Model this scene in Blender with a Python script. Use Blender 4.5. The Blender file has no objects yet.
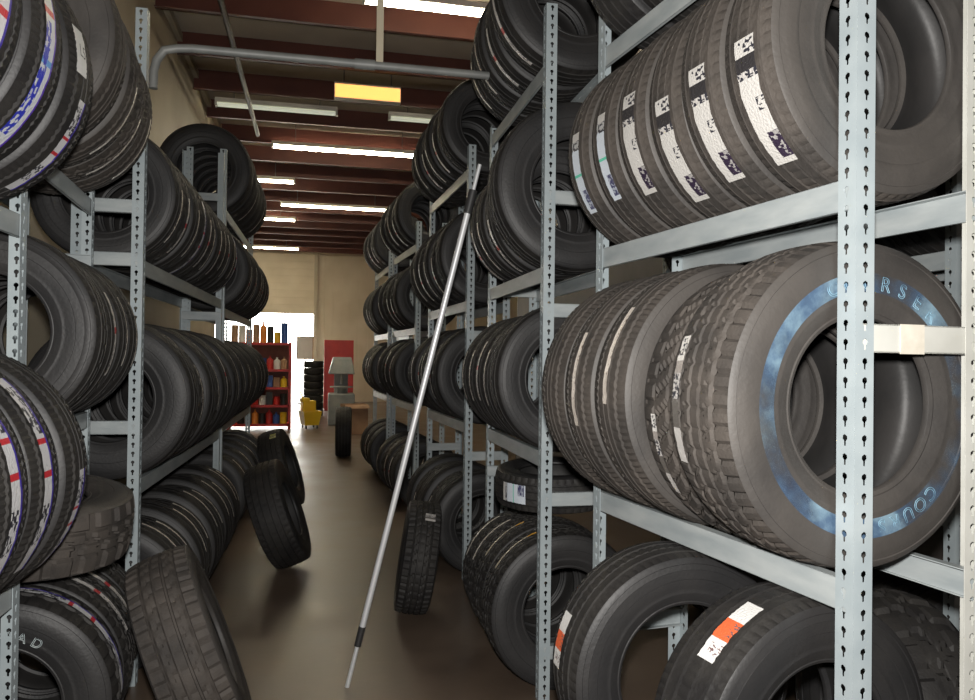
import bpy, bmesh, math, random
from mathutils import Vector, Matrix
random.seed(7)
SC = bpy.context.scene
COL = SC.collection
PI = math.pi
EYE = 1.55

# ------------------------------------------------------------------ materials
def new_mat(name):
    m = bpy.data.materials.new(name); m.use_nodes = True
    nt = m.node_tree; b = nt.nodes['Principled BSDF']
    return m, nt, b
def N(nt, t, **kw):
    n = nt.nodes.new(t)
    for k, v in kw.items(): setattr(n, k, v)
    return n
def L(nt, a, b): nt.links.new(a, b)
def ramp(nt, stops, interp='LINEAR'):
    r = N(nt, 'ShaderNodeValToRGB'); r.color_ramp.interpolation = interp
    e = r.color_ramp.elements
    while len(e) > 1: e.remove(e[-1])
    e[0].position = stops[0][0]; e[0].color = (*stops[0][1], 1)
    for p, c in stops[1:]:
        x = e.new(p); x.color = (*c, 1)
    return r
def noisy(name, c1, c2, scale=6, rough=.6, metal=0, bump=.0, bscale=60, detail=5, lo=.35, hi=.65, spec=.5, stretch=None, rr=None):
    m, nt, b = new_mat(name)
    tc = N(nt, 'ShaderNodeTexCoord'); src = tc.outputs['Object']
    if stretch:
        mp = N(nt, 'ShaderNodeMapping'); mp.inputs['Scale'].default_value = stretch
        L(nt, src, mp.inputs['Vector']); src = mp.outputs['Vector']
    n = N(nt, 'ShaderNodeTexNoise'); n.inputs['Scale'].default_value = scale; n.inputs['Detail'].default_value = detail
    L(nt, src, n.inputs['Vector'])
    r = ramp(nt, [(lo, c1), (hi, c2)]); L(nt, n.outputs['Fac'], r.inputs['Fac'])
    L(nt, r.outputs['Color'], b.inputs['Base Color'])
    b.inputs['Roughness'].default_value = rough; b.inputs['Metallic'].default_value = metal
    b.inputs['Specular IOR Level'].default_value = spec
    if rr:
        mr = N(nt, 'ShaderNodeMapRange'); mr.inputs['To Min'].default_value = rr[0]; mr.inputs['To Max'].default_value = rr[1]
        mr.inputs['From Min'].default_value = .3; mr.inputs['From Max'].default_value = .7
        L(nt, n.outputs['Fac'], mr.inputs['Value']); L(nt, mr.outputs['Result'], b.inputs['Roughness'])
    if bump:
        n2 = N(nt, 'ShaderNodeTexNoise'); n2.inputs['Scale'].default_value = bscale; n2.inputs['Detail'].default_value = 4
        L(nt, src, n2.inputs['Vector'])
        bp = N(nt, 'ShaderNodeBump'); bp.inputs['Strength'].default_value = bump; bp.inputs['Distance'].default_value = .004
        L(nt, n2.outputs['Fac'], bp.inputs['Height']); L(nt, bp.outputs['Normal'], b.inputs['Normal'])
    return m
def emis(name, c, s):
    m, nt, b = new_mat(name); b.inputs['Base Color'].default_value = (*c, 1)
    b.inputs['Emission Color'].default_value = (*c, 1); b.inputs['Emission Strength'].default_value = s
    return m

M = {}
M['tread'] = noisy('dusty_tread_rubber', (.034, .030, .027), (.062, .053, .046), 9, .75, bump=.5, bscale=140, spec=.35)
M['tread_clean'] = noisy('tread_rubber', (.014, .013, .013), (.026, .024, .022), 9, .66, bump=.4, bscale=140, spec=.35)
M['side'] = noisy('sidewall_rubber', (.015, .015, .016), (.024, .023, .023), 5, .52, bump=.25, bscale=90, spec=.4)
M['side_dusty'] = noisy('dusty_sidewall_rubber', (.036, .033, .031), (.060, .054, .049), 5, .58, bump=.25, bscale=90, spec=.4)
M['liner'] = noisy('inner_liner_rubber', (.016, .016, .016), (.032, .030, .029), 4, .5, bump=.15, spec=.4)
M['post'] = noisy('grey_painted_steel', (.31, .36, .38), (.38, .43, .445), 7, .42, bump=.05, metal=.1)
M['beam'] = noisy('scuffed_grey_steel', (.30, .335, .345), (.41, .44, .44), 5, .4, bump=.06, metal=.1, stretch=(1, 1, 4))
M['cream'] = noisy('cream_painted_steel', (.46, .46, .42), (.56, .56, .52), 6, .45)
M['tape'] = noisy('masking_tape', (.54, .50, .42), (.62, .58, .50), 30, .7)
M['floor'] = noisy('worn_concrete', (.090, .064, .047), (.165, .122, .090), 1.7, .35, bump=.12, bscale=20, detail=8, lo=.3, hi=.72, rr=(.30, .44))
M['wall'] = noisy('beige_wall_metal', (.42, .37, .27), (.50, .45, .34), 1.5, .6)
M['dark_backdrop'] = noisy('added_dark_brown_backdrop', (.05, .04, .035), (.08, .065, .055), 2, .7)  # darkness behind the right racks put into this colour
M['deck'] = noisy('tan_roof_insulation', (.50, .44, .35), (.62, .56, .45), 1.2, .8)
M['purlin'] = noisy('red_oxide_steel', (.085, .024, .016), (.12, .036, .023), 2, .55)
M['darkpipe'] = noisy('dark_pipe_paint', (.010, .008, .007), (.018, .013, .011), 3, .5)
M['galv'] = noisy('galvanised_pipe', (.15, .155, .15), (.21, .215, .205), 8, .5, metal=.1)
M['alu'] = noisy('brushed_aluminium', (.55, .56, .58), (.66, .67, .68), 12, .42, metal=.35, stretch=(1, 1, .05))
M['blackp'] = noisy('black_plastic', (.02, .02, .021), (.03, .03, .03), 8, .45)
M['housing'] = noisy('white_enamel', (.6, .58, .5), (.7, .68, .6), 4, .4)
M['tube'] = emis('lit_fluorescent_tube', (1, .90, .68), 46)
M['tube_unlit_glow'] = emis('unlit_tube_faint_glow', (.75, .78, .62), .45)  # faint glow given to unlit tubes so they show pale
M['amber'] = emis('amber_lit_lens', (1, .44, .11), 1.7)
M['red'] = noisy('red_enamel', (.42, .02, .018), (.50, .03, .025), 3, .4)
M['maroon'] = noisy('dull_maroon_panel', (.16, .05, .035), (.22, .08, .055), 5, .6)
M['yellow'] = noisy('yellow_plastic', (.75, .48, .02), (.82, .55, .03), 4, .4)
M['grey'] = noisy('machine_grey', (.18, .20, .21), (.26, .28, .28), 4, .5)
M['card'] = noisy('brown_cardboard', (.34, .20, .12), (.42, .26, .16), 6, .8)
M['white'] = noisy('white_paint', (.68, .68, .66), (.78, .78, .75), 3, .5)
M['outground'] = noisy('sunlit_pavement', (.6, .58, .54), (.7, .68, .63), 1, .9)
M['orange'] = noisy('orange_plastic', (.7, .22, .03), (.75, .27, .05), 4, .5)
M['blue'] = noisy('blue_plastic', (.03, .08, .3), (.05, .12, .4), 4, .5)
M['bluewash'] = noisy('pale_blue_letter', (.13, .26, .36), (.22, .38, .48), 20, .6)
M['whiteletter'] = noisy('white_letter_rubber', (.42, .50, .52), (.60, .66, .66), 20, .6)
M['ink'] = noisy('black_ink', (.02, .02, .025), (.03, .03, .03), 4, .6)

def band_mat():
    m, nt, b = new_mat('blue_protective_film')
    tc = N(nt, 'ShaderNodeTexCoord')
    n = N(nt, 'ShaderNodeTexNoise'); n.inputs['Scale'].default_value = 7; n.inputs['Detail'].default_value = 8; n.inputs['Roughness'].default_value = .65
    L(nt, tc.outputs['Object'], n.inputs['Vector'])
    r = ramp(nt, [(.3, (.03, .045, .085)), (.5, (.065, .115, .19)), (.66, (.19, .29, .36))]); L(nt, n.outputs['Fac'], r.inputs['Fac'])
    L(nt, r.outputs['Color'], b.inputs['Base Color']); b.inputs['Roughness'].default_value = .5
    n2 = N(nt, 'ShaderNodeTexNoise'); n2.inputs['Scale'].default_value = 4.5; n2.inputs['Detail'].default_value = 9
    L(nt, tc.outputs['Object'], n2.inputs['Vector'])
    r2 = ramp(nt, [(.40, (0, 0, 0)), (.6, (.85, .85, .85))]); L(nt, n2.outputs['Fac'], r2.inputs['Fac'])
    L(nt, r2.outputs['Color'], b.inputs['Alpha'])
    return m
M['band'] = band_mat()

def siding_mat(name, c1, c2, axis, period):
    """ribbed metal siding: ribs as bump"""
    m, nt, b = new_mat(name)
    tc = N(nt, 'ShaderNodeTexCoord'); sp = N(nt, 'ShaderNodeSeparateXYZ'); L(nt, tc.outputs['Object'], sp.inputs[0])
    mu = N(nt, 'ShaderNodeMath', operation='MULTIPLY'); mu.inputs[1].default_value = 2*PI/period; L(nt, sp.outputs[axis], mu.inputs[0])
    s = N(nt, 'ShaderNodeMath', operation='SINE'); L(nt, mu.outputs[0], s.inputs[0])
    g = N(nt, 'ShaderNodeMath', operation='GREATER_THAN'); g.inputs[1].default_value = .7; L(nt, s.outputs[0], g.inputs[0])
    bp = N(nt, 'ShaderNodeBump'); bp.inputs['Distance'].default_value = .03; L(nt, g.outputs[0], bp.inputs['Height']); L(nt, bp.outputs['Normal'], b.inputs['Normal'])
    n = N(nt, 'ShaderNodeTexNoise'); n.inputs['Scale'].default_value = 1.2; L(nt, tc.outputs['Object'], n.inputs['Vector'])
    r = ramp(nt, [(.35, c1), (.65, c2)]); L(nt, n.outputs['Fac'], r.inputs['Fac']); L(nt, r.outputs['Color'], b.inputs['Base Color'])
    b.inputs['Roughness'].default_value = .6
    return m
M['siding_y'] = siding_mat('beige_ribbed_siding', (.42, .36, .26), (.50, .44, .33), 'Y', .3)
M['siding_x'] = siding_mat('beige_ribbed_end_siding', (.58, .51, .38), (.66, .59, .46), 'X', .3)
M['rolldoor'] = siding_mat('beige_door_slats', (.62, .55, .41), (.70, .63, .49), 'Z', .25)

def label_mat(name, stops, edge=None, zones=(), ink=(.03, .03, .04), seed=0., dens=.52, half=None):
    """paper label: colours along u, coloured edge lines, small dark print in given u zones"""
    m, nt, b = new_mat(name)
    uv = N(nt, 'ShaderNodeTexCoord'); sp = N(nt, 'ShaderNodeSeparateXYZ'); L(nt, uv.outputs['UV'], sp.inputs[0])
    r = ramp(nt, stops, 'CONSTANT'); L(nt, sp.outputs['X'], r.inputs['Fac'])
    col = r.outputs['Color']
    def mathn(op, a, c):
        k = N(nt, 'ShaderNodeMath', operation=op)
        for i, q in enumerate((a, c)):
            if isinstance(q, (int, float)): k.inputs[i].default_value = q
            else: L(nt, q, k.inputs[i])
        return k.outputs[0]
    def mixc(fac, a, c):
        k = N(nt, 'ShaderNodeMix', data_type='RGBA'); L(nt, fac, k.inputs[0]); L(nt, a, k.inputs[6])
        if isinstance(c, tuple): k.inputs[7].default_value = (*c, 1)
        else: L(nt, c, k.inputs[7])
        return k.outputs[2]
    mp = N(nt, 'ShaderNodeMapping'); mp.inputs['Scale'].default_value = (46, 7, 1); mp.inputs['Location'].default_value = (seed, seed, 0)
    L(nt, uv.outputs['UV'], mp.inputs['Vector'])
    vo = N(nt, 'ShaderNodeTexVoronoi', feature='F1', distance='CHEBYCHEV'); vo.inputs['Scale'].default_value = 1; L(nt, mp.outputs['Vector'], vo.inputs['Vector'])
    bw = N(nt, 'ShaderNodeRGBToBW'); L(nt, vo.outputs['Color'], bw.inputs[0])
    txt = mathn('GREATER_THAN', bw.outputs[0], dens)
    for z in zones:
        a = mathn('GREATER_THAN', sp.outputs['X'], z[0]); c = mathn('LESS_THAN', sp.outputs['X'], z[1])
        k = mathn('MULTIPLY', mathn('MULTIPLY', a, c), txt)
        if len(z) > 2:
            k = mathn('MULTIPLY', k, mathn('GREATER_THAN', sp.outputs['Y'], z[2]))
        col = mixc(k, col, ink)
    if half:   # solid printed block on one long half
        a = mathn('GREATER_THAN', sp.outputs['X'], half[0]); c = mathn('LESS_THAN', sp.outputs['X'], half[1])
        d = mathn('GREATER_THAN', sp.outputs['Y'], half[2])
        k = mathn('MULTIPLY', mathn('MULTIPLY', a, c), d)
        k2 = mathn('MULTIPLY', k, mathn('SUBTRACT', 1, mathn('MULTIPLY', txt, .6)))
        col = mixc(k2, col, half[3])
    if edge:
        e1 = mathn('LESS_THAN', sp.outputs['Y'], edge[1])
        col = mixc(e1, col, edge[0])
    nz = N(nt, 'ShaderNodeTexNoise'); nz.inputs['Scale'].default_value = 9
    mp2 = N(nt, 'ShaderNodeMapping'); mp2.inputs['Scale'].default_value = (6, 1, 1); L(nt, uv.outputs['UV'], mp2.inputs['Vector']); L(nt, mp2.outputs['Vector'], nz.inputs['Vector'])
    bp = N(nt, 'ShaderNodeBump'); bp.inputs['Distance'].default_value = .004; bp.inputs['Strength'].default_value = .7; L(nt, nz.outputs['Fac'], bp.inputs['Height'])
    L(nt, bp.outputs['Normal'], b.inputs['Normal'])
    L(nt, col, b.inputs['Base Color']); b.inputs['Roughness'].default_value = .38
    return m
W_ = (.50, .485, .46); K_ = (.03, .028, .03); RD = (.5, .03, .04)
M['lab_print'] = label_mat('printed_white_label', [(0, W_), (.13, K_), (.24, (.45, .43, .41)), (.29, W_)], zones=((.02, .12, .2), (.24, .30), (.45, .55, .6)), seed=3, dens=.55, half=(.72, .95, .45, (.03, .02, .04)))
M['lab_print2'] = label_mat('printed_label_green', [(0, W_), (.1, (.4, .4, .4)), (.2, (.55, .6, .66)), (.5, (.1, .5, .35)), (.53, (.55, .6, .66))], zones=((.1, .22),), seed=8, half=(.7, .95, .4, (.05, .05, .12)))
M['lab_red'] = label_mat('white_label_red_bars', [(0, (.56, .56, .57)), (.34, RD), (.37, (.56, .56, .57)), (.5, RD), (.53, (.56, .56, .57))], edge=((.05, .03, .3), .16), zones=((.06, .32), (.66, .86)), seed=5, dens=.5)
M['lab_blue'] = label_mat('white_label_blue_print', [(0, (.56, .57, .58)), (.3, RD), (.33, (.5, .52, .55)), (.52, (.1, .3, .6)), (.55, (.5, .52, .55))], edge=((.08, .03, .35), .12), zones=((.36, .9, .45),), ink=(.03, .04, .4), seed=15, dens=.42)
M['lab_thin'] = label_mat('thin_tan_label', [(0, (.72, .66, .58)), (.6, (.74, .70, .64))], zones=((.1, .9, .3),), ink=(.15, .1, .08), seed=2, dens=.6)
M['lab_thinred'] = label_mat('thin_white_red_label', [(0, (.60, .57, .54)), (.42, RD), (.5, (.60, .57, .54))], zones=((.55, .95, .3),), seed=12, dens=.6)
M['lab_gold'] = label_mat('label_gold_end', [(0, (.85, .45, .06)), (.18, (.55, .48, .36))], zones=((.2, .95, .4),), ink=(.15, .1, .05), seed=22, dens=.6)
M['lab_orange'] = label_mat('white_orange_label', [(0, (.72, .71, .69)), (.36, (.78, .14, .05)), (.68, (.72, .71, .69))], zones=((.75, .92, .3), (.4, .62, .6)), ink=(.2, .12, .12), seed=9, dens=.6)
M['lab_silver'] = label_mat('clear_wrinkled_label', [(0, (.62, .60, .57)), (.2, (.3, .27, .25)), (.3, (.5, .48, .46)), (.5, (.12, .11, .1)), (.72, (.5, .48, .46))], zones=((.02, .16), (.3, .5)), seed=4, dens=.5)
M['lab_silver2'] = label_mat('faded_tan_label', [(0, (.62, .56, .5)), (.7, (.5, .45, .4))], zones=((.1, .9, .5),), ink=(.2, .15, .12), seed=31, dens=.7)
M['paper'] = noisy('white_paper_tag', (.60, .60, .58), (.66, .66, .64), 10, .6)
M['lab_yellow'] = label_mat('yellow_paper_label', [(0, (.5, .48, .1)), (.5, (.6, .58, .25))], zones=((.1, .9),), seed=7)

# ------------------------------------------------------------------ mesh helpers
class MB:
    def __init__(s): s.v = []; s.f = []; s.uv = None
    def add(s, vs, fs):
        o = len(s.v); s.v += [tuple(p) for p in vs]; s.f += [tuple(i+o for i in f) for f in fs]; return s
    def box(s, x0, y0, z0, x1, y1, z1):
        vs = [(x0,y0,z0),(x1,y0,z0),(x1,y1,z0),(x0,y1,z0),(x0,y0,z1),(x1,y0,z1),(x1,y1,z1),(x0,y1,z1)]
        return s.add(vs, [(0,3,2,1),(4,5,6,7),(0,1,5,4),(1,2,6,5),(2,3,7,6),(3,0,4,7)])
    def tube(s, pts, r, n=12, cap=True):
        pts = [Vector(p) for p in pts]; rings = []
        rs = r if isinstance(r, (list, tuple)) else [r]*len(pts)
        up = Vector((0, 0, 1))
        a = None
        for i, p in enumerate(pts):
            d = (pts[min(i+1, len(pts)-1)] - pts[max(i-1, 0)]).normalized()
            if a is None:
                a = d.cross(up)
                if a.length < .05: a = d.cross(Vector((0, 1, 0)))
            else: a = a - d*a.dot(d)
            a.normalize(); b = a.cross(d)
            rings.append([p + (a*math.cos(t)+b*math.sin(t))*rs[i] for t in [2*PI*k/n for k in range(n)]])
        vs = [q for rg in rings for q in rg]; fs = []
        for i in range(len(pts)-1):
            for k in range(n):
                fs.append((i*n+k, i*n+(k+1) % n, (i+1)*n+(k+1) % n, (i+1)*n+k))
        if cap: fs += [tuple(range(n-1, -1, -1)), tuple(range((len(pts)-1)*n, len(pts)*n))]
        return s.add(vs, fs)
    def lathe(s, prof, n=24, c=(0, 0, 0), closed=False):
        vs = []; fs = []; m = len(prof)
        for k in range(n):
            a = 2*PI*k/n
            for r, z in prof: vs.append((c[0]+r*math.cos(a), c[1]+r*math.sin(a), c[2]+z))
        for k in range(n):
            for i in range(m if closed else m-1):
                j = (i+1) % m
                fs.append((k*m+i, ((k+1) % n)*m+i, ((k+1) % n)*m+j, k*m+j))
        return s.add(vs, fs)
    def mesh(s, name, mat, smooth=None):
        me = bpy.data.meshes.new(name); me.from_pydata(s.v, [], s.f)
        me.materials.append(mat)
        if smooth is not None:
            bm = bmesh.new(); bm.from_mesh(me); bmesh.ops.recalc_face_normals(bm, faces=bm.faces); bm.to_mesh(me); bm.free()
            me.shade_smooth() if smooth >= 180 else me.shade_smooth()
            if smooth < 180: me.set_sharp_from_angle(angle=math.radians(smooth))
        return me
    def build(s, name, mat, parent=None, smooth=35, bevel=0):
        me = s.mesh(name, mat, smooth)
        o = bpy.data.objects.new(name, me); COL.objects.link(o)
        if parent: o.parent = parent
        if bevel:
            b = o.modifiers.new('bevel', 'BEVEL'); b.width = bevel; b.segments = 2; b.limit_method = 'ANGLE'
        return o
def inst(name, me, parent=None, mtx=None):
    o = bpy.data.objects.new(name, me); COL.objects.link(o)
    if parent: o.parent = parent
    if mtx is not None: o.matrix_local = mtx
    return o
def tag(o, label=None, cat=None, group=None, kind=None):
    for k, v in (('label', label), ('category', cat), ('group', group), ('kind', kind)):
        if v: o[k] = v
    return o
def thing(name, label, cat, loc=(0, 0, 0), rz=0, group=None):
    o = bpy.data.objects.new(name, None); COL.objects.link(o); o.empty_display_size = .1
    o.location = loc; o.rotation_euler = (0, 0, rz)
    return tag(o, label, cat, group)
def struct(name, mb, mat, smooth=35):
    return tag(mb.build(name, mat, None, smooth), kind='structure')

# ------------------------------------------------------------------ tires
def tread_depth(style, i, x, n):
    """depth 0..1 of the groove at step i (of n) and position x in -1..1 across the tread"""
    ax = abs(x)
    if style == 'rib':
        if .18 < ax < .26 or .58 < ax < .66: return 1
        if ax > .72 and (i % (4 if n <= 192 else 3) == 0): return .55
        if n > 192 and ax < .18 and i % 3 == 0: return .35
        if ax < .18 and (i % 6 == 0): return .3
        if .30 < ax < .55 and ((i + int(x*6)) % 4 == 0): return .4
        return 0
    if style == 'fine':
        if .12 < ax < .18 or .52 < ax < .60: return 1
        if ax >= .62 and (i % 2 == 0): return .45
        if .2 <= ax <= .52 and (i % 3 == 0): return .35
        return 0
    if style == 'season':
        if .12 < ax < .2 or .52 < ax < .62: return 1
        if ax >= .62 and ((i + (2 if x > 0 else 0)) % 4 == 0): return .9
        if .2 <= ax <= .52 and ((i + int(ax*9) * (1 if x > 0 else -1)) % 5 == 0): return .8
        if ax <= .12 and (i % 5 == 2): return .45
        return 0
    if style == 'block':
        ph = i + (3 if x > 0 else 0)
        if .28 < ax < .38 : return 1 if (ph % 6) in (0, 1, 2) else .7
        if ax >= .38 and ph % 6 in (0, 1): return 1
        if ax <= .28 and (i + int(x*10)) % 6 in (2, 3): return 1
        return 0
    if style == 'knob':
        ph = i + (4 if x > 0 else 0)
        if ax >= .45 and ph % 8 in (0, 1, 2): return 1
        if .36 < ax < .45: return 1
        if ax <= .36 and (i + (4 if x > 0 else 0) + int(ax*6)) % 8 in (0, 1, 2): return 1
        if ax < .05: return .8
        return 0
MESH = {}
XS = [-1, -.94, -.86, -.8, -.73, -.665, -.655, -.625, -.585, -.575, -.5, -.42, -.375, -.33, -.285, -.265, -.255, -.225, -.19, -.175, -.125, -.115, -.06, -.02]
XS = XS + [-a for a in reversed(XS)]
def prof_side(W, R, rim):
    """outer sidewall profile (z half-width, r) from tread shoulder to the bead toe"""
    h = R - rim
    return [(.445*W, R-.012), (.462*W, R-.017), (.478*W, R-.028), (.470*W, R-.030), (.489*W, R-.045), (.497*W, R-.30*h), (.5*W, R-.42*h),
            (.499*W, R-.47*h), (.491*W, R-.48*h), (.490*W, R-.56*h), (.476*W, R-.66*h), (.470*W, R-.72*h), (.474*W, R-.74*h), (.470*W, R-.76*h),
            (.445*W, R-.86*h), (.425*W, R-.92*h), (.43*W, R-.94*h), (.415*W, R-.985*h), (.39*W, R-h), (.355*W, R-h+.001), (.335*W, R-h+.012)]
def tire_meshes(R, W, rim, style, n, dusty):
    key = (R, W, rim, style, n, dusty)
    if key in MESH: return MESH[key]
    d = .009 if style != 'knob' else .014
    if n <= 120: d *= .8
    mb = MB(); m = len(XS)
    for i in range(n):
        a = 2*PI*i/n
        for x in XS:
            r = R - .012*abs(x)**3
            g = tread_depth(style, i, x, n)
            if abs(x) == 1: g = g*.5
            r -= d*g
            mb.v.append((r*math.cos(a), r*math.sin(a), x*.445*W))
    for i in range(n):
        j = (i+1) % n
        for k in range(m-1): mb.f.append((i*m+k, j*m+k, j*m+k+1, i*m+k+1))
    tm = mb.mesh('tread', M['tread'] if dusty else M['tread_clean'], 32)
    sms = []
    p = prof_side(W, R, rim)
    for sgn in (1, -1):
        s = MB(); s.lathe([(r, z*sgn) for z, r in p], 96 if n > 120 else 64)
        sms.append(s.mesh('sidewall', M['side_dusty'] if dusty else M['side'], 40))
    h = R-rim
    q = [(.335*W, rim+.012), (.36*W, rim+.03), (.44*W, R-.62*h), (.455*W, R-.45*h), (.43*W, R-.045), (.36*W, R-.028), (.2*W, R-.022), (0, R-.021)]
    q = q + [(-z, r) for z, r in reversed(q[:-1])]
    s = MB(); s.lathe([(r, z) for z, r in q], 64)
    lm = s.mesh('inner_liner', M['liner'], 60)
    MESH[key] = (tm, sms[0], sms[1], lm)
    return MESH[key]
def strip_mesh(R, W, mat, a0, a1, zc, hw, lift=.0012, tapered=0):
    key = ('strip', R, W, mat, a0, a1, zc, hw)
    if key in MESH: return MESH[key]
    ns = 24; vs = []; fs = []; uvs = []
    rng = random.Random(str(key))
    for i in range(ns+1):
        t = i/ns; a = a0+(a1-a0)*t
        wob = rng.uniform(-.0012, .0012)
        for j in (-1, 0, 1):
            z = zc + j*hw + wob
            x = abs(z)/(.445*W)
            r = R - .012*min(1, x)**3 + lift + (rng.uniform(0, .0015) if j else 0)
            vs.append((r*math.cos(a), r*math.sin(a), z)); uvs.append((t, .5+.5*j))
    for i in range(ns):
        for j in range(2): fs.append((i*3+j, (i+1)*3+j, (i+1)*3+j+1, i*3+j+1))
    me = bpy.data.meshes.new('paper_label'); me.from_pydata(vs, [], fs); me.materials.append(M[mat])
    ul = me.uv_layers.new(name='UVMap')
    for lp in me.loops: ul.data[lp.index].uv = uvs[lp.vertex_index]
    me.shade_smooth()
    MESH[key] = me
    return me
SIZES = {  # outer radius, section width, rim radius
    'truck': (.390, .250, .203), 'lt': (.372, .235, .203), 'suv': (.355, .225, .203), 'car': (.335, .205, .190), 'mid': (.345, .210, .190),
    'slim': (.358, .184, .190), 'five': (.388, .218, .203), 'wide': (.392, .205, .203), 'small': (.300, .180, .178), 'mini': (.262, .175, .165), 'big': (.405, .245, .222), 'huge': (.42, .27, .23)}
LABELS = {'orangel': ('lab_orange', 13, -13, -.03, .027),'redw': ('lab_red', 44, -40, .01, .030), 'redn': ('lab_red', -4, -52, .0, .024), 'bluew': ('lab_blue', 44, -40, .015, .033),  # material, start and end angle (deg, 0 = label side), centre offset, half width
    'print': ('lab_print', 24, -26, .005, .033), 'print2': ('lab_print2', 22, -24, .005, .025), 'red': ('lab_red', 40, -50, .0, .021),
    'red2': ('lab_red', 30, -30, .03, .013), 'blue': ('lab_blue', 45, -40, .01, .020), 'thin': ('lab_thin', 24, -24, .0, .009), 'thinred': ('lab_thinred', 28, -26, .01, .014),
    'gold': ('lab_gold', 22, -18, .0, .008), 'orange': ('lab_orange', 15, -15, .02, .027), 'silver': ('lab_silver', 16, -24, .02, .014),
    'silver2': ('lab_silver', 4, -26, -.03, .012), 'wide': ('lab_silver', 10, -8, .0, .03), 'yellow': ('lab_yellow', 6, -6, .06, .02)}
def tire(center, axis, up_el, side, size, style='rib', lab=None, label='', name='tire', group=None, dusty=False, n=192, labs=None):
    """axis: unit vector to the face that looks at the aisle end near the camera; side: horizontal unit vector of the label side"""
    R, W, rim = SIZES[size]
    z = Vector(axis).normalized()
    s = Vector(side); s = (s - z*s.dot(z)).normalized()
    u = Vector((0, 0, 1)); u = u - z*u.dot(z)
    if u.length > .2:
        u.normalize(); s = (s - u*s.dot(u)).normalized()
        x = s*math.cos(up_el) + u*math.sin(up_el)
    else: x = s
    y = z.cross(x)
    mt = Matrix((x, y, z)).transposed().to_4x4(); mt.translation = Vector(center)
    o = bpy.data.objects.new(name, None); COL.objects.link(o); o.empty_display_size = .1
    o.matrix_world = mt
    tag(o, label, 'tire', group)
    tm, s1, s2, lm = tire_meshes(R, W, rim, style, n, dusty)
    inst('tread', tm, o); inst('sidewall', s1, o); inst('sidewall', s2, o); inst('inner_liner', lm, o)
    # keep printing order from top down whichever way the local angle runs
    updir = 1 if y.z > 0 else -1
    for lb in (labs or ([lab] if lab else [])):
        if isinstance(lb, str): mat, a0, a1, zc, hw = LABELS[lb]
        else: mat, a0, a1, zc, hw = lb
        a0, a1 = math.radians(a0)*updir, math.radians(a1)*updir
        inst('paper_label', strip_mesh(R, W, mat, a0, a1, min(zc, .445*W-hw), hw), o)
    return o

ORD = ['first', 'second', 'third', 'fourth', 'fifth', 'sixth', 'seventh', 'eighth', 'ninth', 'tenth', 'eleventh', 'twelfth']
LOOK = {'orangel': 'orange-labelled', 'redw': 'red-barred label', 'redn': 'red-barred label', 'bluew': 'blue-print label', 'print': 'white-labelled', 'print2': 'green-marked label', 'red': 'red-barred label', 'red2': 'red-barred label', 'blue': 'blue-print label', 'thin': 'tan-striped',
        'thinred': 'red-striped', 'gold': 'gold-striped', 'orange': 'orange-labelled', 'silver': 'silver-labelled', 'silver2': 'silver-labelled', 'wide': 'silver-labelled', 'yellow': 'yellow-labelled', None: 'plain black'}

# ------------------------------------------------------------------ racks
PW, PITCH = .050, .0425
def post_mesh(h, sx, sy, mat='post'):
    """L-shaped steel upright with keyhole slots: corner at origin, one flange along sx*X, one along sy*Y"""
    key = ('post', h, sx, sy, mat)
    if key in MESH: return MESH[key]
    bm = bmesh.new(); n = int(h/PITCH)
    hole = [(0, .0085), (.0052, .005), (.0058, 0), (.0026, -.004), (.0024, -.0125), (0, -.0135), (-.0024, -.0125), (-.0026, -.004), (-.0058, 0), (-.0052, .005)]
    for ax in (0, 1):
        def P(a, z): return (sx*a, 0, z) if ax == 0 else (0, sy*a, z)
        for i in range(n):
            z0, z1 = i*PITCH, (i+1)*PITCH; zc = (z0+z1)/2; ac = PW*.52
            outer = [(ac, z1), (PW, z1), (PW, zc+.002), (PW, zc-.006), (PW, z0), (ac, z0), (0, z0), (0, zc-.006), (0, zc+.002), (0, z1)]
            ov = [bm.verts.new(P(a, z)) for a, z in outer]
            iv = [bm.verts.new(P(ac+a*1.35, zc+.003+b*1.22)) for a, b in hole]
            for k in range(10):
                bm.faces.new((ov[k], ov[(k+1) % 10], iv[(k+1) % 10], iv[k]))
    bmesh.ops.remove_doubles(bm, verts=bm.verts, dist=.0002)
    bmesh.ops.recalc_face_normals(bm, faces=bm.faces)
    bmesh.ops.solidify(bm, geom=bm.faces[:], thickness=-.0022)
    me = bpy.data.meshes.new('post'); bm.to_mesh(me); bm.free(); me.materials.append(M[mat])
    MESH[key] = me
    return me
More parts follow.
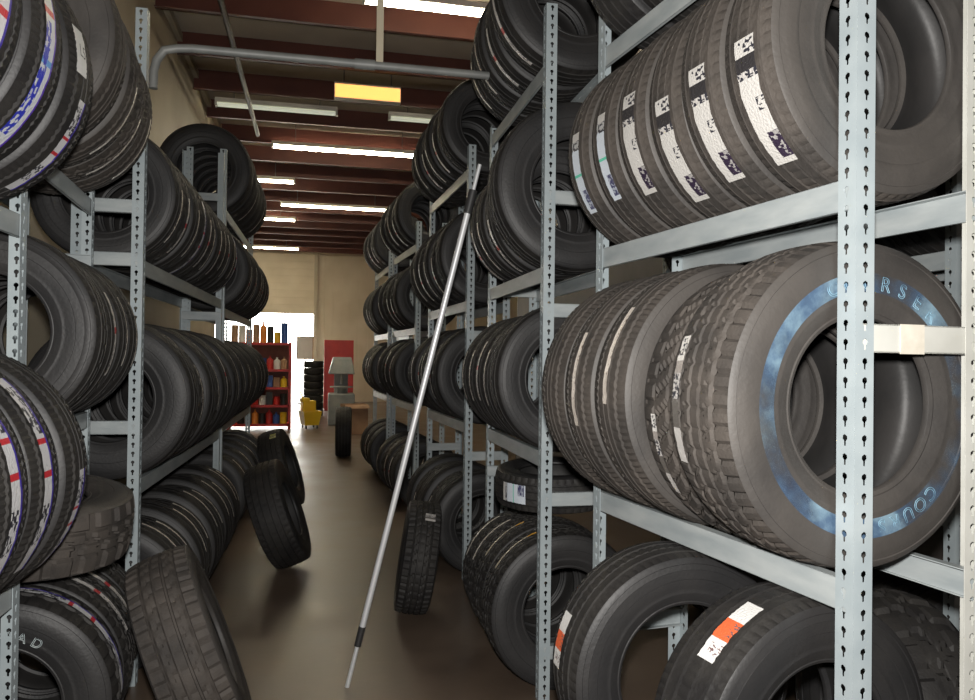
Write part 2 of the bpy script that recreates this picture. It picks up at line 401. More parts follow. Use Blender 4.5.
class Rack:
    """t runs along the rack away from the camera, s runs across it away from the aisle"""
    def __init__(R, label, x0, y0, x1, y1, side, depth=.31, h=3.1, bays=None, posts_h=None):
        R.x0, R.y0, R.side, R.depth = x0, y0, side, depth
        R.len = math.hypot(x1-x0, y1-y0); R.t = Vector(((x1-x0)/R.len, (y1-y0)/R.len, 0))
        R.s = Vector((R.t.y, -R.t.x, 0))*side
        R.root = thing('storage_rack', label, 'rack', (x0, y0, 0))
        R.root.matrix_world = Matrix(((R.s.x, R.t.x, 0, x0), (R.s.y, R.t.y, 0, y0), (0, 0, 1, 0), (0, 0, 0, 1))) if side > 0 else Matrix.Translation((x0, y0, 0))
        R.flip = side < 0
        if R.flip:  # keep a right-handed frame: local x = -s
            R.root.matrix_world = Matrix(((-R.s.x, R.t.x, 0, x0), (-R.s.y, R.t.y, 0, y0), (0, 0, 1, 0), (0, 0, 0, 1)))
        R.k = -1 if R.flip else 1
        R.h = h
    def frame(R, t, near, braces=(), h=None, mats=None, tape=None):
        d = R.depth; k = R.k; h = h or R.h
        sy = 1 if near else -1
        inst('post', post_mesh(h, k, sy), R.root, Matrix.Translation((0, t, 0)))
        inst('post', post_mesh(h, -k, sy, 'cream' if tape else 'post'), R.root, Matrix.Translation((k*d, t, 0)))
        for z in braces:
            mb = MB(); a, b = sorted((k*.003, k*(d-.003)))
            y0 = t+sy*.003
            ya, yb = sorted((y0, y0+sy*.003)); mb.box(a, ya, z-.064, b, yb, z)
            ya, yb = sorted((y0, y0+sy*.022)); mb.box(a, ya, z-.003, b, yb, z); mb.box(a, ya, z-.064, b, yb, z-.061)
            mb.build('cross_brace', M['cream' if tape == z else 'beam'], R.root)
        if tape:
            z = tape; a, b = sorted((k*.13, k*.20)); ya, yb = sorted((t+sy*.003-sy*.0006, t+sy*.0005))
            MB().box(a, min(ya, yb)-.001, z-.066, b, max(ya, yb), z+.001).build('tape_patch', M['tape'], R.root)
    def beams(R, t0, t1, z, hh=.072, back=True, front=True):
        d = R.depth; k = R.k
        for f in ([0] if front else []) + ([1] if back else []):
            mb = MB()
            s0 = .003 if f == 0 else d-.003; sg = 1 if f == 0 else -1
            def bx(sa, sb, za, zb):
                a, b = sorted((k*sa, k*sb)); mb.box(a, t0+.004, za, b, t1-.004, zb)
            bx(s0, s0+sg*.003, z-hh, z); bx(s0, s0+sg*.028, z-.003, z); bx(s0, s0+sg*.012, z-hh, z-hh+.003)
            mb.build('shelf_beam', M['beam'], R.root, bevel=.0012)
    def at(R, t, s, z):
        p = Vector((R.x0, R.y0, 0)) + R.t*t + R.s*s; p.z = z; return p
    def row(R, t0, level, specs, desc, el=-20, n=192, gap=.006, group=None, dusty=False, end=None, shift=0):
        """specs: (size, style, label key, lateral shift, yaw deg)"""
        t = t0; end = (R.len if end is None else end)-.053
        rng = random.Random(desc)
        for i, sp in enumerate(specs):
            size, style, lab = sp[:3]; sh = (sp[3] if len(sp) > 3 else rng.uniform(-.010, .010))+shift; yaw = sp[4] if len(sp) > 4 else rng.uniform(-.5, .5)
            ee = sp[5] if len(sp) > 5 else el + rng.uniform(-7, 7)
            r, w, _ = SIZES[size]
            w = w*1.012
            t += w/2 + (gap if i else 0)
            if t+w/2 > end: break
            if level > .02:
                lo = max(R.depth/2-.031-abs(sh), 0)
                z = level + math.sqrt(max(r*r-lo*lo, .01)) + .001
            else: z = r + .0005
            c = R.at(t, R.depth/2+sh, z)
            a = math.radians(yaw); ax = -(R.t*math.cos(a) + R.s*math.sin(a))
            look = LOOK[lab if isinstance(lab, str) or lab is None else 'silver']
            tire(c, ax, math.radians(ee), -R.s, size, style, lab if not isinstance(lab, list) else None, '%s tire, %s from camera, %s' % (look, ORD[i], desc), dusty=dusty, n=n,
                 labs=lab if isinstance(lab, list) else None, group=group)
            t += w/2
        return t
def S(n, sizes, styles, labs, seed=1):
    r = random.Random(seed); return [(sizes[i % len(sizes)], styles[i % len(styles)], labs[i % len(labs)]) for i in range(n)]

# ---- right side
r1 = Rack('grey slotted steel rack nearest the camera on the right', 1.145, 1.450, 1.005, 2.680, 1, depth=.375)
r1.frame(0, True, (1.64, .22, 2.9), tape=1.64); r1.frame(r1.len, False, (2.35, .6))
for z in (.28, 1.07, 1.965, 2.71): r1.beams(0, r1.len, z)
r1.row(.053, 1.965, [('slim', 'rib', 'print', -.02, 0, -24), ('slim', 'rib', 'print', -.02, 0, -24), ('slim', 'rib', 'print', -.005, 0, -26), ('slim', 'rib', 'print', -.005, 0, -14),
                    ('slim', 'rib', 'print2', 0, .3, -12), ('slim', 'rib', 'print2', 0, .3, -14)], 'upper shelf of the nearest right rack', dusty=True, gap=.0, n=240)
r1.row(.056, 1.07, [('truck', 'season', ('lab_silver', 22, -24, -.075, .017), -.088, 0, 2), ('five', 'block', ('lab_silver', 4, -30, -.03, .012), -.03, 0, -8), ('wide', 'fine', ('lab_silver2', 24, -20, 0, .011), -.072, 0, 16), ('wide', 'fine', ('lab_silver2', 24, -20, 0, .011), -.072, 0, 4),
                   ('wide', 'fine', None, -.065, 0, 4)], 'middle shelf of the nearest right rack', dusty=True, gap=.001, n=240)
r1.row(.053, 2.71, [('mid', 'season', 'print2'), ('mid', 'season', 'thin'), ('mid', 'rib', 'print2'), ('mid', 'rib', None), ('mid', 'rib', None)], 'topmost shelf of the nearest right rack', el=-35)
r1.row(.115, .28, [('suv', 'rib', 'orange', -.155, -3, 54), ('suv', 'rib', 'orangel', -.20, 5, 14)], 'bottom shelf of the nearest right rack', gap=.24, n=240)

r2 = Rack('second grey slotted steel rack on the right, behind the aluminium pole', .99, 3.32, 1.0, 4.54, 1, h=3.19)
r2.frame(0, True, (2.33, 1.81, .945, .25)); r2.frame(r2.len, False, (2.0, .9), h=3.0)
for z in (1.13, 1.98, 2.92): r2.beams(0, r2.len, z)
r2.row(.056, 2.92, [('big', 'rib', 'thinred', .03), ('suv', 'rib', 'thinred'), ('suv', 'rib', 'thin'), ('mid', 'rib', 'thin'), ('mid', 'rib', None)], 'top shelf of the second right rack', el=-30)
r2.row(.056, 1.98, [('big', 'rib', None, .03), ('mid', 'rib', 'thinred'), ('mid', 'rib', 'thin'), ('mid', 'rib', 'thinred'), ('mid', 'rib', 'thin')], 'upper shelf of the second right rack', el=-35)
r2.row(.056, 1.13, [('suv', 'rib', None), ('mid', 'rib', 'thin'), ('mid', 'rib', 'thinred'), ('mid', 'rib', 'thin'), ('mid', 'rib', 'thin')], 'lower shelf of the second right rack', el=5)
r2.row(.056, 0, [('lt', 'season', 'gold'), ('lt', 'season', 'gold'), ('suv', 'season', 'thin'), ('mid', 'season', 'thin'), ('mid', 'season', 'gold')], 'floor row of the second right rack', el=48, gap=.003)
RW = {'n': 120}
r3 = Rack('third grey slotted steel rack on the right', 1.0, 5.22, .93, 6.68, 1)
r3.frame(0, True, (2.5, 1.75, .9)); r3.frame(r3.len, False, (2.3, 1.6, .8))
for z in (1.1, 1.96, 2.90): r3.beams(0, r3.len, z)
for z, d, s in ((2.9, 'top shelf', 3), (1.96, 'upper shelf', 4), (1.1, 'lower shelf', 5), (0, 'floor row', 6)):
    r3.row(.056, z, S(6, ['suv', 'mid'] if z else ['lt', 'suv'], ['rib', 'season'], [None, 'thinred', 'thin', 'thinred', 'thin', None] if z else [None, 'thin']), d+' of the third right rack', el=-30 if z > 1.5 else 0, **RW)
r4 = Rack('fourth grey slotted steel rack on the right', .93, 7.6, .82, 8.93, 1)
r4.frame(0, True, (2.4, 1.4), h=2.95); r4.frame(r4.len, False, (2.4, 1.4), h=2.9)
for z in (1.08, 1.86, 2.71): r4.beams(0, r4.len, z)
for z, d in ((2.71, 'top shelf'), (1.86, 'upper shelf'), (1.08, 'lower shelf'), (0, 'floor row')):
    r4.row(.056, z, S(6, ['suv', 'mid'], ['rib', 'season'], [None, 'thinred', 'thinred', None, 'thin', None]), d+' of the fourth right rack', el=-30 if z > 1.5 else 0, **RW)
r5 = Rack('farthest grey slotted steel rack on the right', .82, 9.5, .74, 10.85, 1)
r5.frame(0, True, (2.4, 1.4), h=2.9); r5.frame(r5.len, False, (2.4, 1.4), h=2.9)
for z in (1.08, 1.86, 2.71): r5.beams(0, r5.len, z)
for z, d in ((2.71, 'top shelf'), (1.86, 'upper shelf'), (1.08, 'lower shelf'), (0, 'floor row')):
    r5.row(.056, z, S(6, ['suv', 'mid'], ['rib', 'season'], [None, 'thin', 'thinred', None, 'thin', None]), d+' of the farthest right rack', el=-30 if z > 1.5 else 0, **RW)
# rack in the next aisle, seen through the near right rack
rb = Rack('dim grey rack in the next aisle, seen through the nearest right rack', 2.28, 2.35, 2.28, 4.8, 1)
rb.frame(0, True, (1.9, .93)); rb.frame(rb.len, False, (1.9, .9))
for z in (1.02, 1.98): rb.beams(0, rb.len, z)
rb.row(.056, 1.98, S(9, ['suv', 'mid'], ['rib'], [None]), 'upper shelf of the dim next-aisle rack', **RW)
rb.row(.056, 1.02, S(9, ['suv', 'mid'], ['rib'], [None]), 'middle shelf of the dim next-aisle rack', **RW)
rb.row(.056, 0, S(9, ['suv', 'mid'], ['rib'], [None]), 'floor row of the dim next-aisle rack', **RW)

# ---- left side
l1 = Rack('grey slotted steel rack nearest the camera on the left', -.955, 1.45, -.932, 2.70, -1)
l1.frame(0, True, (1.6,)); l1.frame(l1.len, False, ())
for z in (.82, 1.99): l1.beams(0, l1.len, z)
l1.row(.054, 1.99, [('big', 'fine', 'redw'), ('big', 'fine', 'redw'), ('big', 'fine', 'bluew', 0, 0, -10), ('big', 'fine', 'redn', 0, 0, -8)], 'upper shelf of the nearest left rack', el=-12, n=240, gap=.02)
l1.row(.054, .82, [('five', 'fine', 'redw'), ('five', 'season', 'redw'), ('five', 'fine', 'redw'), ('five', 'fine', 'redw'), ('five', 'fine', 'redn')], 'lower shelf of the nearest left rack', el=4, n=240, gap=.003, shift=.0)
l1.row(.10, 0, [('lt', 'rib', 'thinred'), ('lt', 'rib', 'thinred'), ('lt', 'rib', 'thinred')], 'floor row of the nearest left rack', el=50)
l2 = Rack('second grey slotted rack on the left, holding the lying knobby tire', -.945, 2.712, -1.020, 3.76, -1, h=3.0)
l2.frame(l2.len, False, (2.0, .7), h=2.9)
for z in (1.29, 2.25): l2.beams(.03, l2.len, z)
l2.row(.053, 2.25, [('big', 'fine', None, .02), ('five', 'fine', 'thin'), ('five', 'season', 'thin'), ('five', 'fine', 'thin')], 'top row of the second left rack', el=-36, gap=.003, dusty=True, shift=-.03)
l2.row(.06, 1.29, S(4, ['mid'], ['rib'], [None, 'thinred', 'thin', 'thin']), 'middle row of the second left rack', el=5, shift=-.03, gap=.012)
l2.row(.053, 0, [('lt', 'block', 'red'), ('lt', 'season', 'thinred'), ('suv', 'block', 'thinred'), ('suv', 'season', None)], 'floor row of the second left rack', el=42, gap=.003, shift=-.07)
l3 = Rack('long grey slotted rack on the left, under the bent overhead pipe', -.825, 3.83, -.78, 6.42, -1, h=3.19)
l3.frame(0, True, (2.28, 2.03, 1.24)); l3.frame(l3.len, False, (1.9, 1.1))
for z in (.96, 2.0): l3.beams(0, l3.len, z)
l3.row(.056, 2.0, S(11, ['car'], ['rib', 'season'], ['thin', 'thinred', 'thin', 'red', 'thinred', 'thin', 'thinred']), 'upper row of the long left rack', el=-16, gap=.012, shift=.04, **RW)
l3.row(.056, .96, S(10, ['truck', 'lt'], ['rib', 'season'], [None, 'thin', None, 'thin', 'thinred', None, 'thin']), 'lower row of the long left rack', el=12, **RW)
l3.row(.07, 0, S(11, ['lt', 'suv'], ['fine', 'rib'], ['thin', 'thin', 'thin', 'thin', 'thin', 'thin']), 'floor row of the long left rack', el=38, **RW)
l4 = Rack('farthest grey slotted steel rack on the left', -.79, 6.62, -.77, 9.0, -1)
l4.frame(0, True, (2.9, 1.9, 1.1), h=3.3); l4.frame(l4.len, False, (2.6, 1.5), h=3.1)
for z in (.98, 1.95, 2.78): l4.beams(0, l4.len, z)
l4.row(.34, 2.78, S(7, ['big'], ['rib'], [None, None, 'thin']), 'top row of the farthest left rack', el=-30, shift=.08, **RW)
l4.row(.056, 1.95, S(10, ['suv', 'mid'], ['rib'], ['thinred', 'thin']), 'upper row of the farthest left rack', el=-20, **RW)
l4.row(.056, .98, S(10, ['lt', 'suv'], ['rib'], ['thin', None]), 'lower row of the farthest left rack', el=0, **RW)
l4.row(.056, 0, S(10, ['lt', 'suv'], ['rib'], ['thin', None]), 'floor row of the farthest left rack', el=30, **RW)

# ---- single tires
def lean(x, y, size, tilt, az, style, lab, label, el=0, labs=None, dusty=False, n=192, facing=1):
    """tire standing on the floor; top leans to +x by tilt deg (negative = left); az turns its plane"""
    R, W, _ = SIZES[size]
    t = math.radians(tilt); a = math.radians(az)
    ax = Vector((math.cos(t)*facing, 0, -math.sin(t)*facing)); ax.rotate(Matrix.Rotation(-a, 3, 'Z'))
    low = R*math.cos(t) + W*.445*abs(math.sin(t)) - .006*abs(math.sin(t))
    c = Vector((x, y, low)); off = Vector((math.sin(t)*R, 0, 0)); off.rotate(Matrix.Rotation(-a, 3, 'Z'))
    return tire(c+off, ax, math.radians(el), Vector((0, -1, 0)), size, style, lab, label, labs=labs, dusty=dusty, n=n)
lean(-.34, 3.20, 'truck', -21, -9, 'season', None, 'worn tire leaning left on the floor nearest the camera', dusty=True)
lean(-.15, 5.75, 'truck', -20, 4, 'rib', None, 'dark tire leaning left halfway down the aisle on the concrete')
lean(-.24, 7.9, 'big', -18, 6, 'rib', ('lab_yellow', 66, 56, .05, .03), 'dark leaning tire with a yellow label, behind the other left leaning tires')
lean(.55, 4.62, 'car', 8, 6, 'season', ('lab_silver', 62, 52, .03, .03), 'tire leaning right against the rack behind the aluminium pole', dusty=False)
lean(.37, 12.1, 'truck', 0, 2, 'rib', None, 'lone upright tire standing at the far end of the aisle', n=120)
lean(1.80, 2.12, 'big', 0, 8, 'knob', None, 'knobby tire standing behind the nearest right rack', dusty=False)
# tires lying flat
kt = tire((-1.06, 3.095, .775+.16), Vector((.10, -.06, 1)), 0, (1, -1, 0), 'lt', 'knob', None, 'muddy brown knobby tire lying flat above the left floor row', dusty=True, n=192)
sm = tire((1.17, 3.70, .923), Vector((-.03, -.05, 1)), 0, (-1.0, -.62, 0), 'small', 'rib', ('lab_print2', 14, -14, 0, .045), 'small tire lying flat with white label under the second right rack shelf')

# ---- sidewall lettering
def letters(parent, text, radius, a_up, start, step, size, mat, z, name='sidewall_lettering', outline=True, flip=False, depth=.0012):
    """letters set around the sidewall, clockwise, a_up = local angle of world up"""
    for i, ch in enumerate(text):
        if ch == ' ': continue
        cu = bpy.data.curves.new(name, 'FONT'); cu.body = ch; cu.size = size; cu.align_x = 'CENTER'; cu.align_y = 'CENTER'
        cu.extrude = depth*.5
        if outline: cu.fill_mode = 'NONE'; cu.bevel_depth = .0009; cu.bevel_resolution = 0; cu.extrude = 0
        tmp = bpy.data.objects.new('t', cu); COL.objects.link(tmp)
        dg = bpy.context.evaluated_depsgraph_get(); me = bpy.data.meshes.new_from_object(tmp.evaluated_get(dg))
        bpy.data.objects.remove(tmp)
        me.materials.clear(); me.materials.append(M[mat])
        th = a_up - math.radians(start + step*i)
        o = inst(name, me, parent, Matrix.Rotation(th, 4, 'Z') @ Matrix.Translation((radius, 0, z)) @ Matrix.Rotation(-PI/2 if not flip else PI/2, 4, 'Z'))
def tires_of(desc): return [o for o in COL.objects if o.get('label', '').endswith(desc) and o.type == 'EMPTY']
mid = tires_of('middle shelf of the nearest right rack')
def up_angle(o):
    u = o.matrix_world.to_3x3().inverted() @ Vector((0, 0, 1)); return math.atan2(u.y, u.x)
lt = mid[0]; R, W, rim = SIZES['truck']
ring = MB(); h = R-rim
ring.lathe([(R-.47*h+.004, .4995*W+.0006), (R-.56*h, .4905*W+.0012), (R-.64*h, .480*W+.0012), (R-.68*h, .476*W+.0010)], 120)
ring.build('blue_protective_band', M['band'], lt, 60)
ua = up_angle(lt)
letters(lt, 'COURSER', R-.575*h, ua, -22, 10.6, .048, 'bluewash', .4915*W+.001)
letters(lt, 'COURSER', R-.575*h, ua, 138, 8.4, .046, 'bluewash', .4915*W+.001)
letters(mid[1], 'R', .250, up_angle(mid[1]), -27, 9, .045, 'whiteletter', .480*SIZES['lt'][1]+.001, outline=False)
lf = tires_of('floor row of the second left rack')[0]
letters(lf, 'ROAD', .255, up_angle(lf), -2, 11, .045, 'whiteletter', .478*SIZES['lt'][1]+.001)
# paper tag with a handwritten number on the third tire of the nearest left upper shelf
lu = tires_of('upper shelf of the nearest left rack')
tg = lu[3]; R, W, rim = SIZES['big']
ud = 1 if (tg.matrix_world.to_3x3() @ Vector((0, 1, 0))).z > 0 else -1
ptag = inst('paper_tag', strip_mesh(R, W, 'paper', math.radians(24*ud), math.radians(5*ud), .045, .034, lift=.004), tg)
for i, ch in enumerate('L5'):
    cu = bpy.data.curves.new('handwriting', 'FONT'); cu.body = ch; cu.size = .05; cu.align_x = 'CENTER'; cu.align_y = 'CENTER'
    tmp = bpy.data.objects.new('t', cu); COL.objects.link(tmp)
    me = bpy.data.meshes.new_from_object(tmp.evaluated_get(bpy.context.evaluated_depsgraph_get())); bpy.data.objects.remove(tmp)
    me.materials.clear(); me.materials.append(M['ink'])
    th = math.radians((14)*ud); zz = .045+(.014 if i == 0 else -.012)
    inst('handwriting', me, ptag, Matrix.Rotation(th, 4, 'Z') @ Matrix.Translation((R+.0065, 0, zz)) @ Matrix(((0, 0, 1, 0), (0, 1, 0, 0), (-1, 0, 0, 0), (0, 0, 0, 1))))

# ------------------------------------------------------------------ aluminium pole, pipe between the racks
a, b = Vector((.145, 3.62, .008)), Vector((.722, 3.50, 2.47))
po = thing('extension_pole', 'long aluminium extension pole leaning across the aisle against the right rack', 'pole', a)
dv = (b-a)
def seg(t0, t1, r, name, mat):
    MB().tube([dv*t0, dv*t1], r, 16).build(name, M[mat], po)
seg(.0, .085, .010, 'lower_tube', 'alu'); seg(.078, .115, .0165, 'locking_collar', 'blackp'); seg(.115, .905, .0145, 'upper_tube', 'alu')
seg(.905, .95, .021, 'grip', 'blackp'); seg(.95, 1.0, .009, 'tip', 'alu')
pp = thing('tie_pipe', 'grey bent pipe spanning the aisle overhead between the racks', 'pipe', (-.785, 3.80, 0))
pts = [(0.0, 0, 2.80), (.0, 0, 2.88), (.012, 0, 2.935), (.045, 0, 2.985), (.10, 0.003, 3.0), (.17, .006, 3.008), (1.0, .03, 3.02), (1.62, .05, 3.03)]
MB().tube(pts, .020, 14).build('pipe', M['galv'], pp, 80)
MB().tube([(.93, .03, 3.019), (1.03, .03, 3.02)], .026, 14).build('coupling', M['galv'], pp, 60)
MB().box(1.035, .02, 3.02, 1.07, .04, 5.0).build('hanger', M['wall'], pp)

# ------------------------------------------------------------------ building
HC = EYE+3.72
YF = 27.0
struct('floor', MB().box(-7, -4, -.1, 8, YF, 0), M['floor'])
struct('ceiling', MB().box(-7, -4, HC, 8, YF, HC+.1), M['deck'])
struct('wall_left', MB().box(-1.80, -4, 0, -1.66, 12.8, HC).box(-7, 12.66, 0, -1.66, 12.8, HC), M['siding_y'])
struct('wall_far_left', MB().box(-7, 12.8, 0, -6.9, YF, HC), M['wall'])
struct('wall_right', MB().box(8, -4, 0, 8.1, YF, HC), M['siding_y'])
struct('wall_dark_backdrop', MB().box(3.0, -4, 0, 3.1, 11.5, HC), M['dark_backdrop'])  # added wall, keeps the gaps behind the near right rack dark
struct('wall_near', MB().box(-7, -4.1, 0, 8.1, -4, HC), M['wall'])
DX0, DX1, DZ = -4.6, -.25, 3.1
struct('wall_far', MB().box(-7, YF, 0, DX0, YF+.12, HC).box(DX1, YF, 0, 8.1, YF+.12, HC).box(DX0, YF, DZ+2.05, DX1, YF+.12, HC), M['siding_x'])
struct('door_1', MB().box(DX0, YF-.06, DZ, DX1, YF+.0, DZ+2.05).box(DX0, YF-.09, DZ-.06, DX1, YF+.02, DZ), M['rolldoor'])
struct('trim_1', MB().box(DX1, YF-.1, 0, DX1+.12, YF-.001, 5.2).box(DX0-.12, YF-.1, 0, DX0, YF-.001, 5.2), M['wall'])
struct('trim_2', MB().box(DX0, YF-.14, DZ+2.0, DX1+6, YF-.07, DZ+2.12), M['wall'])
struct('ground_outside', MB().box(-30, YF, -.14, 30, YF+60, -.04), M['outground'])
# eave strip along the left wall
struct('trim_3', MB().box(-1.658, -4, HC-.12, -1.60, 12.8, HC-.03), M['wall'])
y = 2.2
while y < YF-.3:
    mb = MB(); z0 = HC-.27
    mb.box(-6.9, y, z0, 8, y+.012, HC-.001).box(-6.9, y-.06, z0, 8, y+.012, z0+.008)
    tag(mb.build('purlin', M['purlin']), kind='structure'); y += 1.17
for o in [o for o in COL.objects if o.name.startswith('purlin')]:
    o.name = 'ceiling_purlin'
mb = MB().tube([(-.93, .5, HC-.46), (-.95, 11.6, HC-.46)], .03, 12)
tag(mb.build('ceiling_conduit', M['darkpipe']), 'dark pipe running along under the ceiling above the left racks', 'pipe')

def tube_light(cx, y, length, lit, label, z=None):
    z = z or HC-.38
    t = thing('fluorescent_light', label, 'light', (cx, y, z))
    MB().box(-length/2, -.06, .03, length/2, .06, .09).build('housing', M['housing'], t, bevel=.006)
    for s in (-.035, .035):
        MB().tube([(-length/2+.03, s, .008), (length/2-.03, s, .008)], .019, 10).build('tube', M['tube' if lit else 'tube_unlit_glow'], t)
    for e in (-1, 1):
        MB().box(e*(length/2)-(.03 if e > 0 else 0), -.06, -.012, e*(length/2)+(.03 if e < 0 else 0), .06, .03).build('end_cap', M['housing'], t)
    for e in (-.35, .35):
        MB().tube([(e*length, 0, .088), (e*length, 0, HC-z-.001)], .006, 8).build('hanger_rod', M['galv'], t)
tube_light(1.55, 7.15, 2.44, True, 'lit fluorescent light nearest the camera, at the top of the picture')
tube_light(.41, 12.5, 2.44, True, 'long bright fluorescent light in the middle of the aisle ceiling')
tube_light(.30, 17.3, 2.44, True, 'lit fluorescent light beyond the long bright one, centred over the aisle')
tube_light(-1.75, 15.0, 2.44, True, 'lit fluorescent light on the left, first beyond the wall corner')
tube_light(-1.86, 19.2, 2.44, True, 'lit fluorescent light on the left, middle of the far left three')
tube_light(-2.0, 24.3, 2.6, True, 'lit fluorescent light on the left, closest to the roll-up door')
tube_light(-.62, 10.6, 1.6, False, 'unlit pale fluorescent light left of the amber lamp')
tube_light(1.75, 10.6, 1.75, False, 'unlit pale fluorescent light right of the amber lamp')
am = thing('ceiling_lamp', 'amber glowing rectangular lamp under the ceiling purlins', 'lamp', (.54, 9.75, HC-.42))
MB().box(-.42, 0, -.01, .42, .12, .19).build('housing', M['housing'], am)
MB().box(-.41, -.006, .0, .41, .0, .165).build('lens', M['amber'], am)
for e in (-.3, .3): MB().tube([(e, .06, .19), (e, .06, .415)], .008, 8).build('hanger_rod', M['galv'], am)

# ------------------------------------------------------------------ far end of the shop
def px(xp, yp, d):
    """world point seen at pixel (xp, yp) at camera depth d (used to read positions off the photo once)"""
    r = (xp-487.5)/758*d; c, s = math.cos(math.radians(12.42)), math.sin(math.radians(12.42))
    return r*c+d*s, d*c-r*s, EYE+(359-yp)/758*d
sx, sy, _ = px(277, 430, 16.1)
sh = thing('red_shelf', 'red metal shelf unit full of bottles at the far end of the aisle', 'shelf', (sx-.35, sy, 0))
SWd = .62
for ex in (-SWd, SWd):
    for ey in (0, .38):
        MB().box(ex-.025, ey-.02, 0, ex+.025, ey+.02, 1.86).build('upright', M['red'], sh)
LV = [.12, .52, .90, 1.28, 1.84]
for z in LV:
    MB().box(-SWd, -.02, z-.05, SWd, .40, z).build('shelf', M['red'], sh)
MB().box(-SWd, .401, .05, SWd, .406, 1.84).build('back_panel', M['maroon'], sh)
rng = random.Random(4)
cols = [('red', 'red'), ('white', 'white'), ('orange', 'orange'), ('blue', 'blue'), ('blackp', 'black'), ('card', 'brown'), ('grey', 'grey'), ('yellow', 'yellow')]
SHN = ['lowest', 'second', 'third', 'fourth', 'top']
used = set()
for li, z in enumerate(LV):
    k = 0
    for j in range(8):
        cm, cn = cols[(j*3+li*5+rng.randrange(3)) % 8]
        x = sx-.35-SWd+.10+j*.145; hh = rng.uniform(.22, .32) if li < 4 else rng.uniform(.25, .55)
        kind = rng.choice(['bottle', 'can', 'box'])
        mb = MB(); r = .070
        if kind == 'bottle':
            mb.lathe([(0.001, 0), (r, 0), (r, hh*.65), (r*.9, hh*.72), (.018, hh*.86), (.018, hh*.97), (.022, hh*.97), (.022, hh), (.001, hh)], 14)
        elif kind == 'can':
            mb.lathe([(.001, 0), (r, 0), (r*1.02, .008), (r, .016), (r, hh*.8-.012), (r*1.02, hh*.8-.006), (r*.95, hh*.8), (.001, hh*.8-.004)], 14)
        else:
            mb.box(-.06, -.06, 0, .06, .06, hh*.85); mb.box(-.061, -.01, hh*.2, .061, .01, hh*.851)
        o = mb.build(kind, M[cm]); o.location = (x, sy+.12, z+.001)
        tag(o, '%s %s on the %s level of the red shelf, %s from the left' % (cn, kind, SHN[li], ORD[j]), kind, 'containers on the red shelf')
# mop bucket
bx_, by_, _ = px(311, 428, 16.5)
mo = thing('mop_bucket', 'yellow wheeled mop bucket with wringer at the far end of the aisle', 'mop bucket', (bx_, by_, 0), .25)
mb = MB()
for (z0, z1, w0, w1, d0, d1) in ((.08, .38, .15, .20, .20, .26),):
    o_ = [(-w0, -d0, z0), (w0, -d0, z0), (w0, d0, z0), (-w0, d0, z0), (-w1, -d1, z1), (w1, -d1, z1), (w1, d1, z1), (-w1, d1, z1)]
    i_ = [(x*.93, y_*.94, z if z > .2 else z+.02) for x, y_, z in o_]
    mb.add(o_+i_, [(0, 3, 2, 1), (0, 1, 5, 4), (1, 2, 6, 5), (2, 3, 7, 6), (3, 0, 4, 7), (8, 9, 10, 11), (9, 8, 12, 13), (10, 9, 13, 14), (11, 10, 14, 15), (8, 11, 15, 12), (4, 5, 13, 12), (5, 6, 14, 13), (6, 7, 15, 14), (7, 4, 12, 15)])
mb.build('bucket', M['yellow'], mo, bevel=.01)
MB().box(-.17, -.05, .36, .12, .20, .60).box(-.19, -.06, .57, -.02, .21, .66).build('wringer', M['yellow'], mo, bevel=.015)
MB().tube([(-.12, .08, .62), (-.20, .08, .78), (-.22, .0, .80)], .014, 8).build('wringer_handle', M['yellow'], mo)
for ex in (-.12, .12):
    for ey in (-.16, .16):
        w = MB().lathe([(.001, -.012), (.038, -.012), (.038, .012), (.001, .012)], 14).build('caster', M['blackp'], mo); w.location = (ex, ey, .040); w.rotation_euler = (0, PI/2, 0)
# stack of small tires
tx, ty, _ = px(314, 400, 20)
for k in range(8):
    tire((tx, ty, .09+k*.181), (0, 0, 1), 0, (0, -1, 0), 'mini', 'rib', None, 'small tire in the far stack behind the mop bucket, %s from the floor' % ORD[k], n=120, group='stack of tires behind the yellow mop bucket')
# red cabinet
cx_, cy_, _ = px(339, 400, 22.0)
cb = thing('tool_cabinet', 'tall red metal cabinet at the far end, behind the grey machine', 'cabinet', (cx_, cy_, 0))
MB().box(-.42, 0, .05, .42, .5, 2.05).box(-.40, .02, 0, .40, .48, .05).build('body', M['red'], cb, bevel=.01)
for s in (-1, 1):
    d = MB().box(min(s*.01, s*.40), -.018, .1, max(s*.01, s*.40), -.001, 2.0).build('door', M['red'], cb, bevel=.006)
    MB().box(s*.04-.01, -.045, 1.0, s*.04+.01, -.018, 1.18).build('handle', M['grey'], d)
# tire changing machine
mx, my, _ = px(342, 420, 17.6)
mc = thing('tire_changer', 'grey tire changing machine with post and arm at the far end', 'machine', (mx, my, 0))
MB().box(-.30, -.3, 0, .30, .35, .72).build('base_cabinet', M['grey'], mc, bevel=.03)
MB().lathe([(.001, 0), (.10, 0), (.10, .12), (.26, .13), (.26, .16), (.001, .16)], 24, (0, -.02, .72)).build('turntable', M['grey'], mc)
MB().box(-.16, .36, 0, .16, .56, 1.44).build('column', M['grey'], mc, bevel=.01)
MB().add([(-.30, -.1, 1.16), (.30, -.1, 1.16), (.30, .5, 1.16), (-.30, .5, 1.16), (-.20, .05, 1.50), (.24, .05, 1.50), (.24, .5, 1.56), (-.20, .5, 1.56)],
         [(0, 3, 2, 1), (4, 5, 6, 7), (0, 1, 5, 4), (1, 2, 6, 5), (2, 3, 7, 6), (3, 0, 4, 7)]).build('arm_cover', M['grey'], mc, bevel=.02)
MB().tube([(0, -.02, 1.16), (0, -.02, .93)], .03, 10).build('mounting_head', M['galv'], mc)
qx, qy, _ = px(356, 415, 15.5)
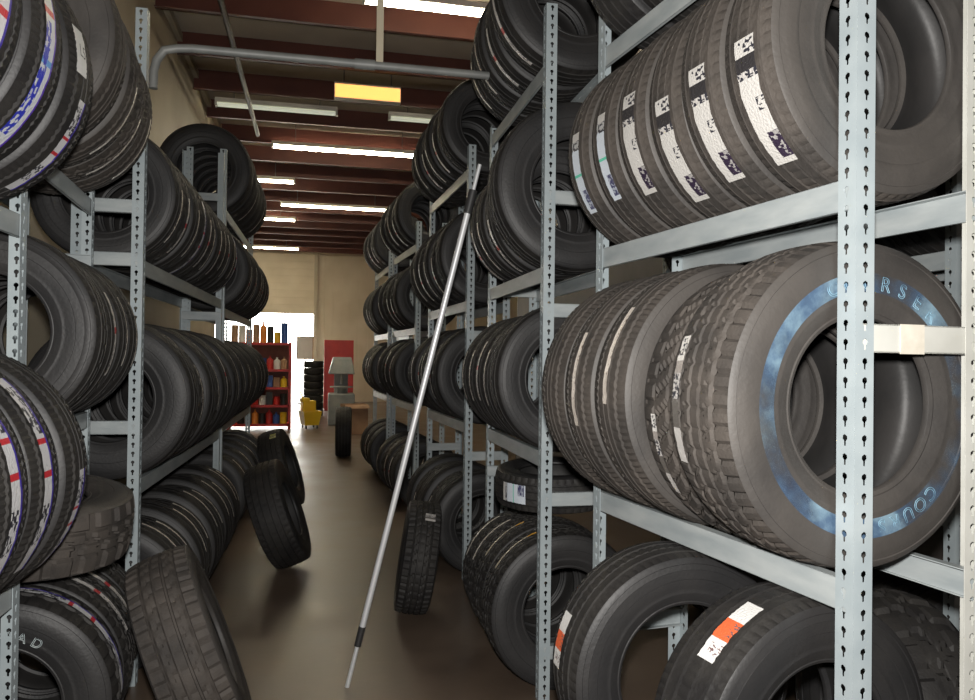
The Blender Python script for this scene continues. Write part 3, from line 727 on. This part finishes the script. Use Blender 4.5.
cbx = thing('cardboard_box', 'brown open cardboard box behind the lone upright tire', 'box', (qx-.02, qy, 0), .2)
MB().box(-.24, -.2, 0, .24, .2, .006).box(-.24, -.2, 0, -.235, .2, .6).box(.235, -.2, 0, .24, .2, .6).box(-.235, -.2, 0, .235, -.195, .6).box(-.235, .195, 0, .235, .2, .6).build('body', M['card'], cbx)
MB().add([(-.24, -.2, .6), (.24, -.2, .6), (.24, -.34, .53), (-.24, -.34, .53), (-.24, -.203, .6), (.24, -.203, .6), (.24, -.343, .53), (-.24, -.343, .53)], [(0, 1, 2, 3), (7, 6, 5, 4), (0, 4, 5, 1), (2, 6, 7, 3), (1, 5, 6, 2), (0, 3, 7, 4)]).build('flap', M['card'], cbx)
# white board and added stand in place of a bright window at the door
nx, ny, nz = px(305, 351, 25)
nb = thing('window_board', 'white framed board in place of a bright window beside the doorway', 'board', (nx, ny, 0))
MB().box(-.24, 0, 1.5, .24, .03, 2.2).build('panel', M['white'], nb)
MB().box(-.27, -.01, 1.47, -.24, .04, 2.23).box(.24, -.01, 1.47, .27, .04, 2.23).box(-.24, -.01, 2.2, .24, .04, 2.23).box(-.24, -.01, 1.47, .24, .04, 1.5).build('frame', M['card'], nb)
MB().box(-.02, .03, 0, .02, .06, 1.6).box(-.22, -.12, 0, .22, .16, .03).build('stand', M['grey'], nb)

# ------------------------------------------------------------------ light, world, camera
w = bpy.data.worlds.new('World'); SC.world = w; w.use_nodes = True
bg = w.node_tree.nodes['Background']; bg.inputs[0].default_value = (1, .97, .90, 1); bg.inputs[1].default_value = 12.0
fl = bpy.data.lights.new('camera_flash', 'AREA'); fl.shape = 'DISK'; fl.size = .07; fl.energy = 117; fl.color = (1, .97, .93)
fo = bpy.data.objects.new('camera_flash', fl); COL.objects.link(fo)
yaw, pitch, roll = math.radians(12.42), math.radians(.7), .013
cam = bpy.data.cameras.new('camera'); cam.sensor_width = 36; cam.lens = 758/975*36; cam.clip_start = .02; cam.clip_end = 200
co = bpy.data.objects.new('camera', cam); COL.objects.link(co)
rot = Matrix.Rotation(-yaw, 4, 'Z') @ Matrix.Rotation(PI/2+pitch, 4, 'X') @ Matrix.Rotation(roll, 4, 'Z')
co.matrix_world = Matrix.Translation((0, 0, EYE)) @ rot
fo.matrix_world = Matrix.Translation((0, 0, EYE)) @ rot @ Matrix.Translation((0, .12, 0))
SC.camera = co
SC.view_settings.view_transform = 'Standard'; SC.view_settings.look = 'None'; SC.view_settings.gamma = 1; SC.view_settings.exposure = 0
SC.view_settings.use_curve_mapping = False
